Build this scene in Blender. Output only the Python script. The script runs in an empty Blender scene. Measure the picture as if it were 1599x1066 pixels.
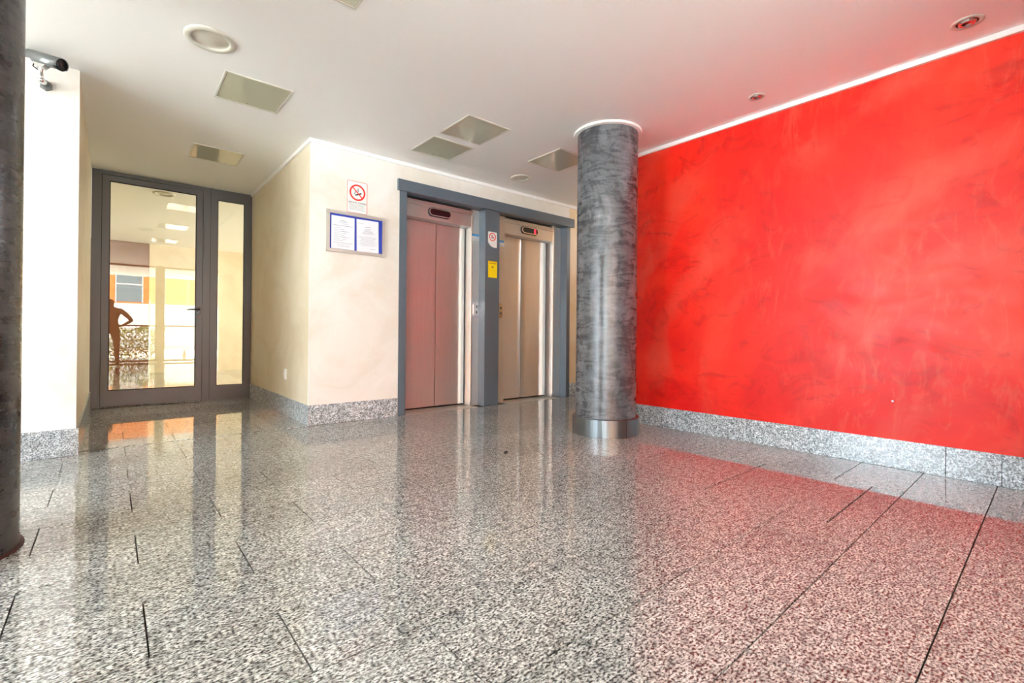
import bpy, bmesh, math, random
from mathutils import Matrix, Vector
random.seed(7)
S = bpy.context.scene
C = S.collection
PI = math.pi

# ------------------------------------------------------------------ camera, light, exposure
YAW, PITCH, ROLL = math.radians(39.948), math.radians(0.149), math.radians(0.514)
fwd = Vector((math.sin(YAW)*math.cos(PITCH), math.cos(YAW)*math.cos(PITCH), math.sin(PITCH)))
r0 = Vector((math.cos(YAW), -math.sin(YAW), 0)); u0 = r0.cross(fwd)
rt = r0*math.cos(ROLL) + u0*math.sin(ROLL); up = -r0*math.sin(ROLL) + u0*math.cos(ROLL)
cam_d = bpy.data.cameras.new('camera'); cam = bpy.data.objects.new('camera', cam_d); C.objects.link(cam)
cam.matrix_world = Matrix(((rt.x, up.x, -fwd.x, 0), (rt.y, up.y, -fwd.y, 0), (rt.z, up.z, -fwd.z, 0.8769), (0, 0, 0, 1)))
cam_d.sensor_width = 36; cam_d.lens = 748.24/1599*36; cam_d.shift_y = -13.33/1599
cam_d.clip_start = 0.02; cam_d.clip_end = 300
S.camera = cam
S.view_settings.view_transform = 'Standard'; S.view_settings.look = 'None'
S.view_settings.gamma = 1; S.view_settings.use_curve_mapping = False
S.view_settings.exposure = 2.06
try:
    S.cycles.use_denoising = True; S.cycles.max_bounces = 14; S.cycles.diffuse_bounces = 8
    S.cycles.glossy_bounces = 6; S.cycles.transparent_max_bounces = 16; S.cycles.sample_clamp_indirect = 12
    S.cycles.caustics_reflective = False; S.cycles.caustics_refractive = False
except Exception: pass

w = bpy.data.worlds.new('sky'); S.world = w; w.use_nodes = True
bg = w.node_tree.nodes['Background']; bg.inputs[0].default_value = (0.80, 0.91, 1.0, 1); bg.inputs[1].default_value = 4.6

def light(name, kind, loc, rot, energy, color=(1, 1, 1), size=(1, 1), portal=False, angle=None):
    d = bpy.data.lights.new(name, kind); o = bpy.data.objects.new(name, d); C.objects.link(o)
    o.location = loc; o.rotation_euler = rot; d.energy = energy; d.color = color
    if kind == 'AREA':
        d.shape = 'RECTANGLE'; d.size, d.size_y = size
        if portal: d.cycles.is_portal = True
    if angle is not None: d.angle = angle
    return o
sun = light('sun', 'SUN', (0, 0, 20), (math.radians(28), 0, math.radians(-14)), 18.0, (0.97, 0.97, 0.95), angle=0.02)
light('daylight_portal_entrance', 'AREA', (-1.5, -5.95, 1.35), (math.radians(90), 0, 0), 1, size=(9, 2.7), portal=True)
light('daylight_portal_side', 'AREA', (-5.95, 1.5, 1.35), (0, math.radians(-90), 0), 1, size=(2.7, 15.0), portal=True)

light('daylight_portal_alcove', 'AREA', (6.95, 4.03, 1.35), (0, math.radians(90), 0), 1, size=(2.7, 1.2), portal=True)
light('daylight_portal_vestibule', 'AREA', (4.45, 9.8, 1.35), (0, math.radians(90), 0), 1, size=(2.7, 5.0), portal=True)

H = 2.7
# ------------------------------------------------------------------ materials
def new_mat(name):
    m = bpy.data.materials.new(name); m.use_nodes = True
    return m, m.node_tree, m.node_tree.nodes['Principled BSDF']
def lin(r, g, b):
    f = lambda c: (c/255/12.92) if c/255 <= 0.04045 else ((c/255+0.055)/1.055)**2.4
    return (f(r), f(g), f(b), 1)
def plain(name, col, rough=0.5, metal=0.0, spec=0.5, emit=None, est=1.0, aniso=None):
    m, nt, b = new_mat(name)
    b.inputs['Base Color'].default_value = col; b.inputs['Roughness'].default_value = rough
    b.inputs['Metallic'].default_value = metal; b.inputs['Specular IOR Level'].default_value = spec
    if emit: b.inputs['Emission Color'].default_value = emit; b.inputs['Emission Strength'].default_value = est
    return m
def N(nt, t, **k):
    n = nt.nodes.new(t)
    for a, v in k.items(): setattr(n, a, v)
    return n
def coords(nt, scale=(1, 1, 1), world=True, rot=(0, 0, 0)):
    mp = N(nt, 'ShaderNodeMapping'); mp.inputs['Scale'].default_value = scale; mp.inputs['Rotation'].default_value = rot
    if world:
        g = N(nt, 'ShaderNodeNewGeometry'); nt.links.new(g.outputs['Position'], mp.inputs['Vector'])
    else:
        g = N(nt, 'ShaderNodeTexCoord'); nt.links.new(g.outputs['Object'], mp.inputs['Vector'])
    return mp.outputs[0]
def noise(nt, vec, scale, detail=3, rough=0.5, dist=0.0):
    n = N(nt, 'ShaderNodeTexNoise'); n.inputs['Scale'].default_value = scale; n.inputs['Detail'].default_value = detail
    n.inputs['Roughness'].default_value = rough; n.inputs['Distortion'].default_value = dist
    nt.links.new(vec, n.inputs['Vector']); return n.outputs['Fac']
def ramp(nt, fac, stops, interp='LINEAR'):
    r = N(nt, 'ShaderNodeValToRGB'); r.color_ramp.interpolation = interp
    e = r.color_ramp.elements
    e[0].position, e[0].color = stops[0]; e[1].position, e[1].color = stops[-1]
    for p, c in stops[1:-1]:
        x = e.new(p); x.color = c
    nt.links.new(fac, r.inputs[0]); return r.outputs[0]
def mixc(nt, fac, a, b, mode='MIX'):
    m = N(nt, 'ShaderNodeMix', data_type='RGBA', blend_type=mode)
    for s, v in ((m.inputs[0], fac), (m.inputs[6], a), (m.inputs[7], b)):
        if isinstance(v, (int, float)): s.default_value = v
        elif isinstance(v, tuple): s.default_value = v
        else: nt.links.new(v, s)
    return m.outputs[2]
def g(v): return (v, v, v, 1)

def granite(name, tint=(1, 1, 1), stretch=(1, 1, 1), rough=0.07, bright=1.0, scale=1.0, lo=1.0, ior=1.8):
    m, nt, b = new_mat(name)
    v = coords(nt, stretch)
    n1 = noise(nt, v, 125*scale, 3, 0.55)
    n2 = noise(nt, v, 34*scale, 3, 0.6)
    c1 = ramp(nt, n1, [(0.37, g(0.035*bright*lo)), (0.44, g(0.17*bright*lo**0.5)), (0.50, g(0.42*bright)), (0.60, g(0.74*bright))])
    c2 = ramp(nt, n2, [(0.36, g(0.45*lo**0.3)), (0.5, g(0.88)), (0.62, g(1.12))])
    c = mixc(nt, 1.0, c1, c2, 'MULTIPLY')
    big = ramp(nt, noise(nt, v, 1.7, 2), [(0.35, g(0.9)), (0.65, g(1.08))])
    c = mixc(nt, 1.0, c, big, 'MULTIPLY')
    oi = N(nt, 'ShaderNodeObjectInfo')
    c = mixc(nt, 1.0, c, ramp(nt, oi.outputs['Random'], [(0, g(0.93)), (1, g(1.06))]), 'MULTIPLY')
    c = mixc(nt, 1.0, c, (*tint, 1), 'MULTIPLY')
    nt.links.new(c, b.inputs['Base Color'])
    b.inputs['Roughness'].default_value = rough; b.inputs['IOR'].default_value = ior
    return m
M = {}
M['granite_floor'] = granite('granite_floor', (0.95, 1.0, 0.97), (0.72, 1.15, 1), 0.045, 1.02, scale=1.0, lo=1.4, ior=1.85)
M['granite_base'] = granite('granite_base', (0.90, 0.99, 1.04), (1, 1, 1), 0.22, 1.15, 0.9, 3.4)
M['grout'] = plain('grout', (0.10, 0.08, 0.065, 1), 0.8)

def stucco(name, base, light_, dark, rough=0.45):
    m, nt, b = new_mat(name)
    v = coords(nt)
    a = ramp(nt, noise(nt, v, 1.6, 5, 0.6, 0.8), [(0.35, dark), (0.5, base), (0.68, light_)])
    a = mixc(nt, ramp(nt, noise(nt, v, 6, 4, 0.6, 1.5), [(0.5, g(0)), (0.75, g(0.35))]), a, light_)
    nt.links.new(a, b.inputs['Base Color']); b.inputs['Roughness'].default_value = rough
    bp = N(nt, 'ShaderNodeBump'); bp.inputs['Strength'].default_value = 0.08; bp.inputs['Distance'].default_value = 0.004
    nt.links.new(noise(nt, v, 14, 4, 0.6, 1.0), bp.inputs['Height']); nt.links.new(bp.outputs[0], b.inputs['Normal'])
    return m
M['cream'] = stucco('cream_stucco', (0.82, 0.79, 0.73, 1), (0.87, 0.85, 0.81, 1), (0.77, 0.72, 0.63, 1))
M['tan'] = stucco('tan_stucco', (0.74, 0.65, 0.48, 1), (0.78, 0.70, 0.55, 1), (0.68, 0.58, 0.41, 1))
M['vest'] = stucco('beige_stucco', (0.74, 0.65, 0.50, 1), (0.78, 0.70, 0.56, 1), (0.68, 0.58, 0.43, 1))
M['apricot'] = stucco('apricot_stucco', (0.80, 0.64, 0.42, 1), (0.84, 0.70, 0.50, 1), (0.76, 0.58, 0.36, 1))
M['peach'] = stucco('peach_stucco', (0.72, 0.44, 0.20, 1), (0.78, 0.52, 0.27, 1), (0.64, 0.36, 0.14, 1))

def red_plaster():
    m, nt, b = new_mat('red_venetian_plaster')
    v = coords(nt); st = coords(nt, (1, 1.0, 1.9), rot=(math.radians(28), 0, 0))
    n_big = noise(nt, v, 1.1, 4, 0.6, 0.6)
    base = ramp(nt, n_big, [(0.32, (0.72, 0.006, 0.004, 1)), (0.5, (0.88, 0.020, 0.008, 1)), (0.68, (0.95, 0.045, 0.016, 1))])
    # trowel strokes: distorted waves, broken up by noise
    # broad sweeping arcs where the trowel left a paler film
    wv = N(nt, 'ShaderNodeTexWave', wave_type='RINGS', rings_direction='X'); wv.inputs['Scale'].default_value = 0.55
    wv.inputs['Distortion'].default_value = 7; wv.inputs['Detail'].default_value = 6; wv.inputs['Detail Scale'].default_value = 1.3
    wv.inputs['Detail Roughness'].default_value = 0.55
    nt.links.new(v, wv.inputs['Vector'])
    sf = ramp(nt, wv.outputs['Fac'], [(0.45, g(0)), (0.95, g(1))])
    brk = ramp(nt, noise(nt, v, 0.9, 5, 0.6, 0.7), [(0.44, g(0)), (0.66, g(0.42))])
    stroke = mixc(nt, 1.0, sf, brk, 'MULTIPLY')
    c = mixc(nt, stroke, base, (0.86, 0.14, 0.085, 1))
    fine = ramp(nt, noise(nt, st, 2.6, 7, 0.66, 1.6), [(0.35, g(0.42)), (0.47, g(0))])
    c = mixc(nt, fine, c, (0.46, 0.004, 0.004, 1))
    sw = coords(nt, (1, 2.4, 0.8), rot=(math.radians(-35), 0, 0))
    lt = ramp(nt, noise(nt, sw, 2.3, 8, 0.68, 2.4), [(0.52, g(0)), (0.70, g(0.42))])
    zone = ramp(nt, noise(nt, v, 0.75, 2, 0.5, 0.3), [(0.42, g(0.12)), (0.62, g(1.0))])
    c = mixc(nt, mixc(nt, 1.0, lt, zone, 'MULTIPLY'), c, (0.84, 0.17, 0.095, 1))
    nt.links.new(c, b.inputs['Base Color'])
    nt.links.new(ramp(nt, noise(nt, st, 3.5, 5, 0.6, 1.5), [(0.35, g(0.36)), (0.65, g(0.48))]), b.inputs['Roughness'])
    b.inputs['Specular IOR Level'].default_value = 0.34
    bp = N(nt, 'ShaderNodeBump'); bp.inputs['Strength'].default_value = 0.05; bp.inputs['Distance'].default_value = 0.003
    nt.links.new(noise(nt, st, 9, 6, 0.65, 2.0), bp.inputs['Height']); nt.links.new(bp.outputs[0], b.inputs['Normal'])
    return m
M['red'] = red_plaster()

def column_plaster(name='grey_polished_plaster', k=1.0, warm=1.0):
    m, nt, b = new_mat(name)
    v = coords(nt, (1, 1, 0.55)); vh = coords(nt, (0.5, 0.5, 2.2))
    n1 = noise(nt, v, 5, 7, 0.72, 1.2)
    n2 = noise(nt, vh, 7, 6, 0.75, 1.6)
    mx = N(nt, 'ShaderNodeMath', operation='MULTIPLY_ADD'); mx.inputs[1].default_value = 0.5; mx.inputs[2].default_value = 0.0
    nt.links.new(n1, mx.inputs[0])
    ad = N(nt, 'ShaderNodeMath', operation='MULTIPLY_ADD'); ad.inputs[1].default_value = 0.5
    nt.links.new(n2, ad.inputs[0]); nt.links.new(mx.outputs[0], ad.inputs[2])
    c = ramp(nt, ad.outputs[0], [(0.38, (0.035, 0.038, 0.042, 1)), (0.5, (0.085, 0.092, 0.102, 1)), (0.58, (0.17, 0.18, 0.20, 1)), (0.70, (0.36, 0.37, 0.41, 1))])
    sc = ramp(nt, noise(nt, coords(nt, (2.2, 2.2, 1.2), rot=(0.5, 0.3, 0)), 26, 5, 0.8, 2.5), [(0.60, g(0)), (0.72, g(0.5))])
    c = mixc(nt, sc, c, (0.5, 0.52, 0.56, 1))
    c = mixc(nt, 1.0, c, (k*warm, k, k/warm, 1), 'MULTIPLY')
    nt.links.new(c, b.inputs['Base Color'])
    nt.links.new(ramp(nt, ad.outputs[0], [(0.4, g(0.22)), (0.65, g(0.38))]), b.inputs['Roughness'])
    b.inputs['Specular IOR Level'].default_value = 0.7
    bp = N(nt, 'ShaderNodeBump'); bp.inputs['Strength'].default_value = 0.10; bp.inputs['Distance'].default_value = 0.003
    nt.links.new(ad.outputs[0], bp.inputs['Height']); nt.links.new(bp.outputs[0], b.inputs['Normal'])
    return m
M['column'] = column_plaster()
M['column_shaded'] = column_plaster('grey_polished_plaster_shaded', 0.30, 1.12)  # same plaster darkened: shade on the left column put into its colour

def brushed(name, col, rough=0.3, aniso=0.9):
    # satin steel with upright brush lines: fine normal waviness spreads reflections sideways
    m, nt, b = new_mat(name)
    b.inputs['Base Color'].default_value = col; b.inputs['Metallic'].default_value = 0.78; b.inputs['Roughness'].default_value = rough
    b.inputs['Anisotropic'].default_value = aniso; b.inputs['Anisotropic Rotation'].default_value = 0.25
    tg = N(nt, 'ShaderNodeTangent', direction_type='RADIAL', axis='Z'); nt.links.new(tg.outputs[0], b.inputs['Tangent'])
    v = coords(nt, (60, 60, 0.6))
    c = mixc(nt, 1.0, ramp(nt, noise(nt, v, 4, 3), [(0.3, g(0.9)), (0.7, g(1.0))]), col, 'MULTIPLY')
    nt.links.new(c, b.inputs['Base Color'])
    return m
M['steel'] = brushed('brushed_steel', (0.82, 0.80, 0.77, 1), 0.31, 1.0)
M['steel_ring'] = plain('satin_steel_ring', (0.19, 0.21, 0.22, 1), 0.28, 0.9)
M['chrome'] = plain('chrome', (0.75, 0.75, 0.76, 1), 0.15, 1)
M['alu'] = plain('silver_aluminium', (0.62, 0.61, 0.56, 1), 0.35, 0.6)
M['surround'] = plain('blue_grey_paint', lin(104, 116, 128), 0.30, 0.25)
M['doorframe'] = plain('grey_brown_door_paint', (0.105, 0.098, 0.095, 1), 0.35, 0.3)
M['seal'] = plain('black_rubber_seal', (0.01, 0.01, 0.01, 1), 0.6)
M['black'] = plain('black_plastic', (0.012, 0.012, 0.013, 1), 0.25)
M['darkgap'] = plain('dark_gap', (0.008, 0.007, 0.006, 1), 0.8)
M['ceiling'] = plain('ceiling_paint', (0.89, 0.88, 0.86, 1), 0.55)
M['white_trim'] = plain('white_trim', (0.90, 0.90, 0.89, 1), 0.45)
M['fixture'] = plain('fixture_cream', (0.60, 0.58, 0.50, 1), 0.35)
M['diffuser'] = plain('fixture_diffuser', (0.62, 0.58, 0.50, 1), 0.25)
M['panel'] = plain('ceiling_panel_glass', (0.50, 0.50, 0.38, 1), 0.06, 0.0, 0.9)
M['white'] = plain('white_plastic', (0.85, 0.86, 0.84, 1), 0.35)
M['paper'] = plain('paper', (0.82, 0.84, 0.90, 1), 0.6)
M['blue'] = plain('blue_backing', (0.02, 0.05, 0.42, 1), 0.5)
M['print'] = plain('grey_print', (0.32, 0.35, 0.40, 1), 0.7)
M['sign_red'] = plain('sign_red', (0.80, 0.03, 0.015, 1), 0.4)
M['ink'] = plain('black_ink', (0.015, 0.015, 0.02, 1), 0.5)
M['yellow'] = plain('yellow_sign', (0.95, 0.72, 0.0, 1), 0.4)
M['orange_ink'] = plain('orange_ink', (0.62, 0.25, 0.0, 1), 0.5)
M['sky_blue'] = plain('light_blue_print', (0.08, 0.35, 0.75, 1), 0.5)
M['red_led'] = plain('red_led', (0.3, 0.0, 0.0, 1), 0.4, emit=(1, 0.03, 0.06, 1), est=0.8)
M['lamp_dark'] = plain('dark_maroon_lens', (0.03, 0.006, 0.01, 1), 0.12)
M['camgrey'] = plain('camera_silver', (0.20, 0.21, 0.21, 1), 0.32, 0.6)
M['brown'] = plain('brown_wood', (0.20, 0.075, 0.035, 1), 0.4)
M['pink_stone'] = stucco('pink_stone', (0.42, 0.29, 0.24, 1), (0.5, 0.36, 0.3, 1), (0.34, 0.23, 0.19, 1))
M['asphalt'] = stucco('paving', (0.62, 0.63, 0.62, 1), (0.56, 0.54, 0.5, 1), (0.42, 0.4, 0.37, 1), 0.8)

def mirror_glass(name, refl, tint, trans=(1, 1, 1, 1)):
    m = bpy.data.materials.new(name); m.use_nodes = True; nt = m.node_tree; nt.nodes.clear()
    o = N(nt, 'ShaderNodeOutputMaterial'); mx = N(nt, 'ShaderNodeMixShader'); gl = N(nt, 'ShaderNodeBsdfGlossy'); tr = N(nt, 'ShaderNodeBsdfTransparent')
    gl.inputs['Roughness'].default_value = 0.0; gl.inputs['Color'].default_value = tint; tr.inputs['Color'].default_value = trans
    mx.inputs[0].default_value = refl
    nt.links.new(tr.outputs[0], mx.inputs[1]); nt.links.new(gl.outputs[0], mx.inputs[2]); nt.links.new(mx.outputs[0], o.inputs[0])
    return m
M['door_glass'] = mirror_glass('reflective_door_glass', 0.085, (1.0, 0.95, 0.88, 1), (0.80, 0.73, 0.60, 1))
M['clear_glass'] = mirror_glass('clear_glass', 0.06, (1, 1, 1, 1), (0.97, 0.99, 0.98, 1))

# ------------------------------------------------------------------ helpers
def obj(name, bm, mat, parent=None, loc=None, smooth=False):
    me = bpy.data.meshes.new(name); bm.normal_update(); bm.to_mesh(me); bm.free()
    for mm in (mat if isinstance(mat, (list, tuple)) else [mat]): me.materials.append(mm)
    if smooth:
        for p in me.polygons: p.use_smooth = True
    o = bpy.data.objects.new(name, me); C.objects.link(o)
    if parent: o.parent = parent
    if loc is not None: o.location = loc
    return o
def bx(bm, x0, x1, y0, y1, z0, z1, mi=0):
    vs = [bm.verts.new((x, y, z)) for x in (x0, x1) for y in (y0, y1) for z in (z0, z1)]
    fs = []
    for q in ((0, 1, 3, 2), (4, 6, 7, 5), (0, 4, 5, 1), (2, 3, 7, 6), (0, 2, 6, 4), (1, 5, 7, 3)):
        f = bm.faces.new([vs[i] for i in q]); f.material_index = mi; fs.append(f)
    return vs
def box(x0, x1, y0, y1, z0, z1, bevel=0.0):
    bm = bmesh.new(); bx(bm, x0, x1, y0, y1, z0, z1)
    if bevel: bmesh.ops.bevel(bm, geom=bm.edges[:], offset=bevel, segments=2, affect='EDGES', profile=0.7)
    bmesh.ops.recalc_face_normals(bm, faces=bm.faces[:]); return bm
def boxes(lst):
    bm = bmesh.new()
    for b in lst: bx(bm, *b)
    bmesh.ops.recalc_face_normals(bm, faces=bm.faces[:]); return bm
def tag(o, label=None, cat=None, group=None, kind=None):
    if label: o['label'] = label
    if cat: o['category'] = cat
    if group: o['group'] = group
    if kind: o['kind'] = kind
    return o
def empty(name, loc, label, cat, group=None):
    o = bpy.data.objects.new(name, None); C.objects.link(o); o.location = loc; o.empty_display_size = 0.1
    return tag(o, label, cat, group)
def struct(name, bm, mat, parent=None):
    o = obj(name, bm, mat, parent)
    if parent is None: o['kind'] = 'structure'
    return o
def cyl(bm, p0, p1, ra, rb=None, seg=24, cap=True):
    p0, p1 = Vector(p0), Vector(p1); d = (p1-p0); L = d.length
    rb = ra if rb is None else rb
    mt = Matrix.Translation((p0+p1)/2) @ d.to_track_quat('Z', 'Y').to_matrix().to_4x4()
    bmesh.ops.create_cone(bm, cap_ends=cap, segments=seg, radius1=ra, radius2=rb, depth=L, matrix=mt)
def lathe(bm, prof, c, seg=48, up=(0, 0, 1)):
    rings = []
    for r, z in prof:
        if r < 1e-6: rings.append([bm.verts.new((c[0], c[1], c[2]+z))])
        else: rings.append([bm.verts.new((c[0]+r*math.cos(2*PI*i/seg), c[1]+r*math.sin(2*PI*i/seg), c[2]+z)) for i in range(seg)])
    for a, b in zip(rings, rings[1:]):
        for i in range(seg):
            j = (i+1) % seg
            if len(a) == 1 and len(b) == 1: continue
            if len(a) == 1: bm.faces.new((a[0], b[i], b[j]))
            elif len(b) == 1: bm.faces.new((a[i], b[0], a[j]))
            else: bm.faces.new((a[i], b[i], b[j], a[j]))
    bmesh.ops.recalc_face_normals(bm, faces=bm.faces[:])
def prism_xz(bm, pts, y0, y1, mi=0):
    a = [bm.verts.new((x, y0, z)) for x, z in pts]; b = [bm.verts.new((x, y1, z)) for x, z in pts]
    n = len(pts)
    fs = [bm.faces.new(a), bm.faces.new(b[::-1])] + [bm.faces.new((a[i], b[i], b[(i+1) % n], a[(i+1) % n])) for i in range(n)]
    for f in fs: f.material_index = mi
    bmesh.ops.recalc_face_normals(bm, faces=fs)
def ring_xz(bm, cx, cz, ro, ri, y0, y1, seg=40, sx=1.0):
    for i in range(seg):
        a0, a1 = 2*PI*i/seg, 2*PI*(i+1)/seg
        prism_xz(bm, [(cx+sx*ro*math.cos(a0), cz+ro*math.sin(a0)), (cx+sx*ro*math.cos(a1), cz+ro*math.sin(a1)),
                      (cx+sx*ri*math.cos(a1), cz+ri*math.sin(a1)), (cx+sx*ri*math.cos(a0), cz+ri*math.sin(a0))], y0, y1)
def round_rect(cx, cz, w_, h_, r, n=6):
    pts = []
    for sx, sz, a in ((1, 1, 0), (-1, 1, 90), (-1, -1, 180), (1, -1, 270)):
        for k in range(n+1):
            t = math.radians(a+90*k/n); pts.append((cx+sx*(w_/2-r)+r*math.cos(t), cz+sz*(h_/2-r)+r*math.sin(t)))
    return pts
def frame_xz(bm, x0, x1, z0, z1, t, y0, y1):
    bx(bm, x0, x1, y0, y1, z0, z0+t); bx(bm, x0, x1, y0, y1, z1-t, z1)
    bx(bm, x0, x0+t, y0, y1, z0+t, z1-t); bx(bm, x1-t, x1, y0, y1, z0+t, z1-t)
def text_mesh(s, size, x, y, z, mat, parent, name='lettering', depth=0.0006, center=True):
    cu = bpy.data.curves.new(name, 'FONT'); cu.body = s; cu.size = size; cu.extrude = depth
    cu.align_x = 'CENTER' if center else 'LEFT'
    t = bpy.data.objects.new(name+'_curve', cu); C.objects.link(t)
    dg = bpy.context.evaluated_depsgraph_get(); me = bpy.data.meshes.new_from_object(t.evaluated_get(dg))
    bpy.data.objects.remove(t); bpy.data.curves.remove(cu)
    me.transform(Matrix.Translation((x, y, z)) @ Matrix.Rotation(PI/2, 4, 'X'))
    me.materials.clear(); me.materials.append(mat); me.name = name
    o = bpy.data.objects.new(name, me); C.objects.link(o); o.parent = parent; return o

# ------------------------------------------------------------------ floor: slab + granite tiles
floor = struct('floor', box(-6, 7.2, -6, 12.8, -0.25, -0.014), M['grout'])
far = boxes([(-6, 7.2, -6, -0.42, -0.014, 0), (-6, -0.884, -0.42, 12.8, -0.014, 0), (-0.884, 7.2, 7.17, 12.8, -0.014, 0), (4.9, 7.2, -0.42, 4.9, -0.014, 0)])
obj('paving', far, M['granite_floor'], floor)
FULLW, ROW, GX, GY = 0.6428, 0.3375, 0.0046, 0.0048
cache = {}
ntile = [0]
def warp(x, y):   # the courses near the red wall run a little out of square
    return y + 0.022*max(0.0, x-1.05)*min(1.0, max(0.0, (2.3-y)/1.4))
def tile(x0, x1, y0, y1, gx=GX, gy=GY):
    W, D = x1-x0-gx, y1-y0-gy
    if W < 0.02 or D < 0.02: return
    cx, cy = (x0+x1)/2, (y0+y1)/2
    if x1 > 1.05 and y0 < 2.3:
        bm = bmesh.new(); vs = bx(bm, -W/2, W/2, -D/2, D/2, -0.014, 0)
        for v in vs: v.co.y = warp(cx+v.co.x, cy+v.co.y)-cy
        bmesh.ops.recalc_face_normals(bm, faces=bm.faces[:])
        me = bpy.data.meshes.new('tile'); bm.to_mesh(me); bm.free(); me.materials.append(M['granite_floor'])
    else:
        key = (round(W, 4), round(D, 4))
        if key not in cache:
            me = bpy.data.meshes.new('tile'); bm = box(-W/2, W/2, -D/2, D/2, -0.014, 0); bm.to_mesh(me); bm.free()
            me.materials.append(M['granite_floor']); cache[key] = me
        me = cache[key]
    o = bpy.data.objects.new('tile', me); C.objects.link(o); o.parent = floor
    o.location = (cx, cy, random.uniform(-0.0004, 0.0002)); ntile[0] += 1
def rows(xa, xb, ya, yb, yoff=0.0):
    k = math.floor((ya-1.61-yoff)/ROW)
    while 1.61+yoff+ROW*k < yb:
        y0, y1 = max(ya, 1.61+yoff+ROW*k), min(yb, 1.61+yoff+ROW*(k+1))
        s = 0.087 if k % 2 == 0 else -0.234
        n = math.floor((xa-s)/FULLW)
        while s+FULLW*n < xb:
            tile(max(xa, s+FULLW*n), min(xb, s+FULLW*(n+1)), y0, y1); n += 1
        k += 1
rows(-0.88, -0.195, 4.5, 4.53)
rows(-0.88, 4.90, -0.42, 0.5975)
rows(-0.88, 2.61, 0.5975, 3.49)
rows(-0.88, 2.225, 3.49, 4.53)
rows(-0.178, 2.225, 4.53, 4.668)
rows(-0.178, 1.4355, 4.668, 7.138)
for y0, y1, ga in ((0.5975, 0.742, GY), (0.742, 1.372, 0.011), (1.372, 2.010, 0.006), (2.010, 2.64, GY), (2.64, 3.26, GY), (3.26, 3.49, GY)):
    tile(2.61, 3.46, y0, y1, 0.005, ga)
for k in range(9):
    y0, y1 = 0.5975+ROW*k, min(3.49, 0.5975+ROW*(k+1))
    if y1-y0 > 0.03: tile(3.46, 4.062, y0, y1)
for x0, x1 in ((2.225, 2.85), (2.85, 3.46), (3.46, 4.07), (4.07, 4.72), (4.72, 4.90)):
    tile(x0, x1, 3.49, 4.41, 0.006, 0.006); tile(x0, x1, 4.41, 4.655, 0.006, 0.004)
# small dark repair spot on the floor
bm = bmesh.new(); lathe(bm, [(0, 0.0012), (0.028, 0.001), (0.032, 0)], (0, 0, 0), 12)
sp = obj('floor_stain', bm, M['darkgap'], floor, (2.257, 2.753, 0)); sp.scale = (0.5, 1.5, 1); sp.rotation_euler = (0, 0, -0.75)

# ------------------------------------------------------------------ ceiling and walls
ceiling = struct('ceiling', box(-6, 7.2, -6, 12.8, H, H+0.3), M['ceiling'])
# red wall, with its alcove return behind the column
struct('wall_right', box(4.064, 4.26, -2.6, 3.42, 0, H), M['red'])
struct('wall_alcove_side', box(4.262, 7.2, 3.22, 3.42, 0, H), M['peach'])
struct('wall_alcove_end', box(6.9, 7.1, 3.42, 4.67, 0, 2.2), M['peach'])
# elevator wall (three pieces round the lift opening joined in one mesh)
WY = 4.675
struct('wall_back', box(1.4355, 2.345, WY, 4.72, 0, H), M['cream'])
struct('wall_back_lining', box(1.6, 2.345, 4.72, 5.0, 0, H), M['cream'])
struct('wall_back_right', box(4.962, 7.2, WY, 5.0, 0, H), M['apricot'])
struct('wall_back_top', box(2.345, 4.962, WY, 5.0, 2.47, H), M['cream'])
struct('wall_shaft', box(2.345, 4.962, 5.01, 5.2, 0, H), M['cream'])
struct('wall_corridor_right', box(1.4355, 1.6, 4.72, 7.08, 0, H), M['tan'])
# left wall with the bright pier that faces the entrance
struct('wall_left', box(-3.4, -0.1807, 4.538, 4.62, 0, H), M['cream'])
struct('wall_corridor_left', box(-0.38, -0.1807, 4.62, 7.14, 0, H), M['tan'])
struct('wall_left_far', box(-3.6, -3.4, 3.7, 4.75, 0, H), M['cream'])
struct('wall_left_near', box(-3.6, -3.4, -1.3, 1.3, 0, H), M['cream'])
# room behind the glass door
struct('wall_vestibule_right', box(1.4355, 4.6, 7.08, 7.22, 0, H), M['vest'])
struct('wall_vestibule_left', box(-1.5, -1.3, 7.22, 12.55, 0, H), M['vest'])
struct('wall_vestibule_end', box(0.61, 4.6, 12.55, 12.7, 0, H), M['vest'])
struct('wall_vestibule_recess', box(-1.3, 0.61, 12.56, 12.7, 0, H), M['brown'])
struct('wall_vestibule_front', box(-1.3, -0.1807, 7.14, 7.22, 0, H), M['vest'])
# entrance side behind the camera
struct('wall_front_blocker', box(2.62, 4.06, -2.6, -0.14, 0, H), M['pink_stone'])  # added unseen pier, keeps entrance daylight off the near end of the red wall
struct('wall_entrance_outer', box(3.0, 7.2, -6.0, -5.8, 0, H), M['pink_stone'])

# cornice strips (white, along ceiling)
struct('trim_1', box(4.040, 4.064, -0.13, 3.42, H-0.034, H), M['white_trim'])
struct('trim_2', box(1.4115, 6.9, WY-0.022, WY, H-0.034, H), M['white_trim'])
struct('trim_3', box(1.4135, 1.4355, WY, 7.11, H-0.030, H), M['white_trim'])

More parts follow.
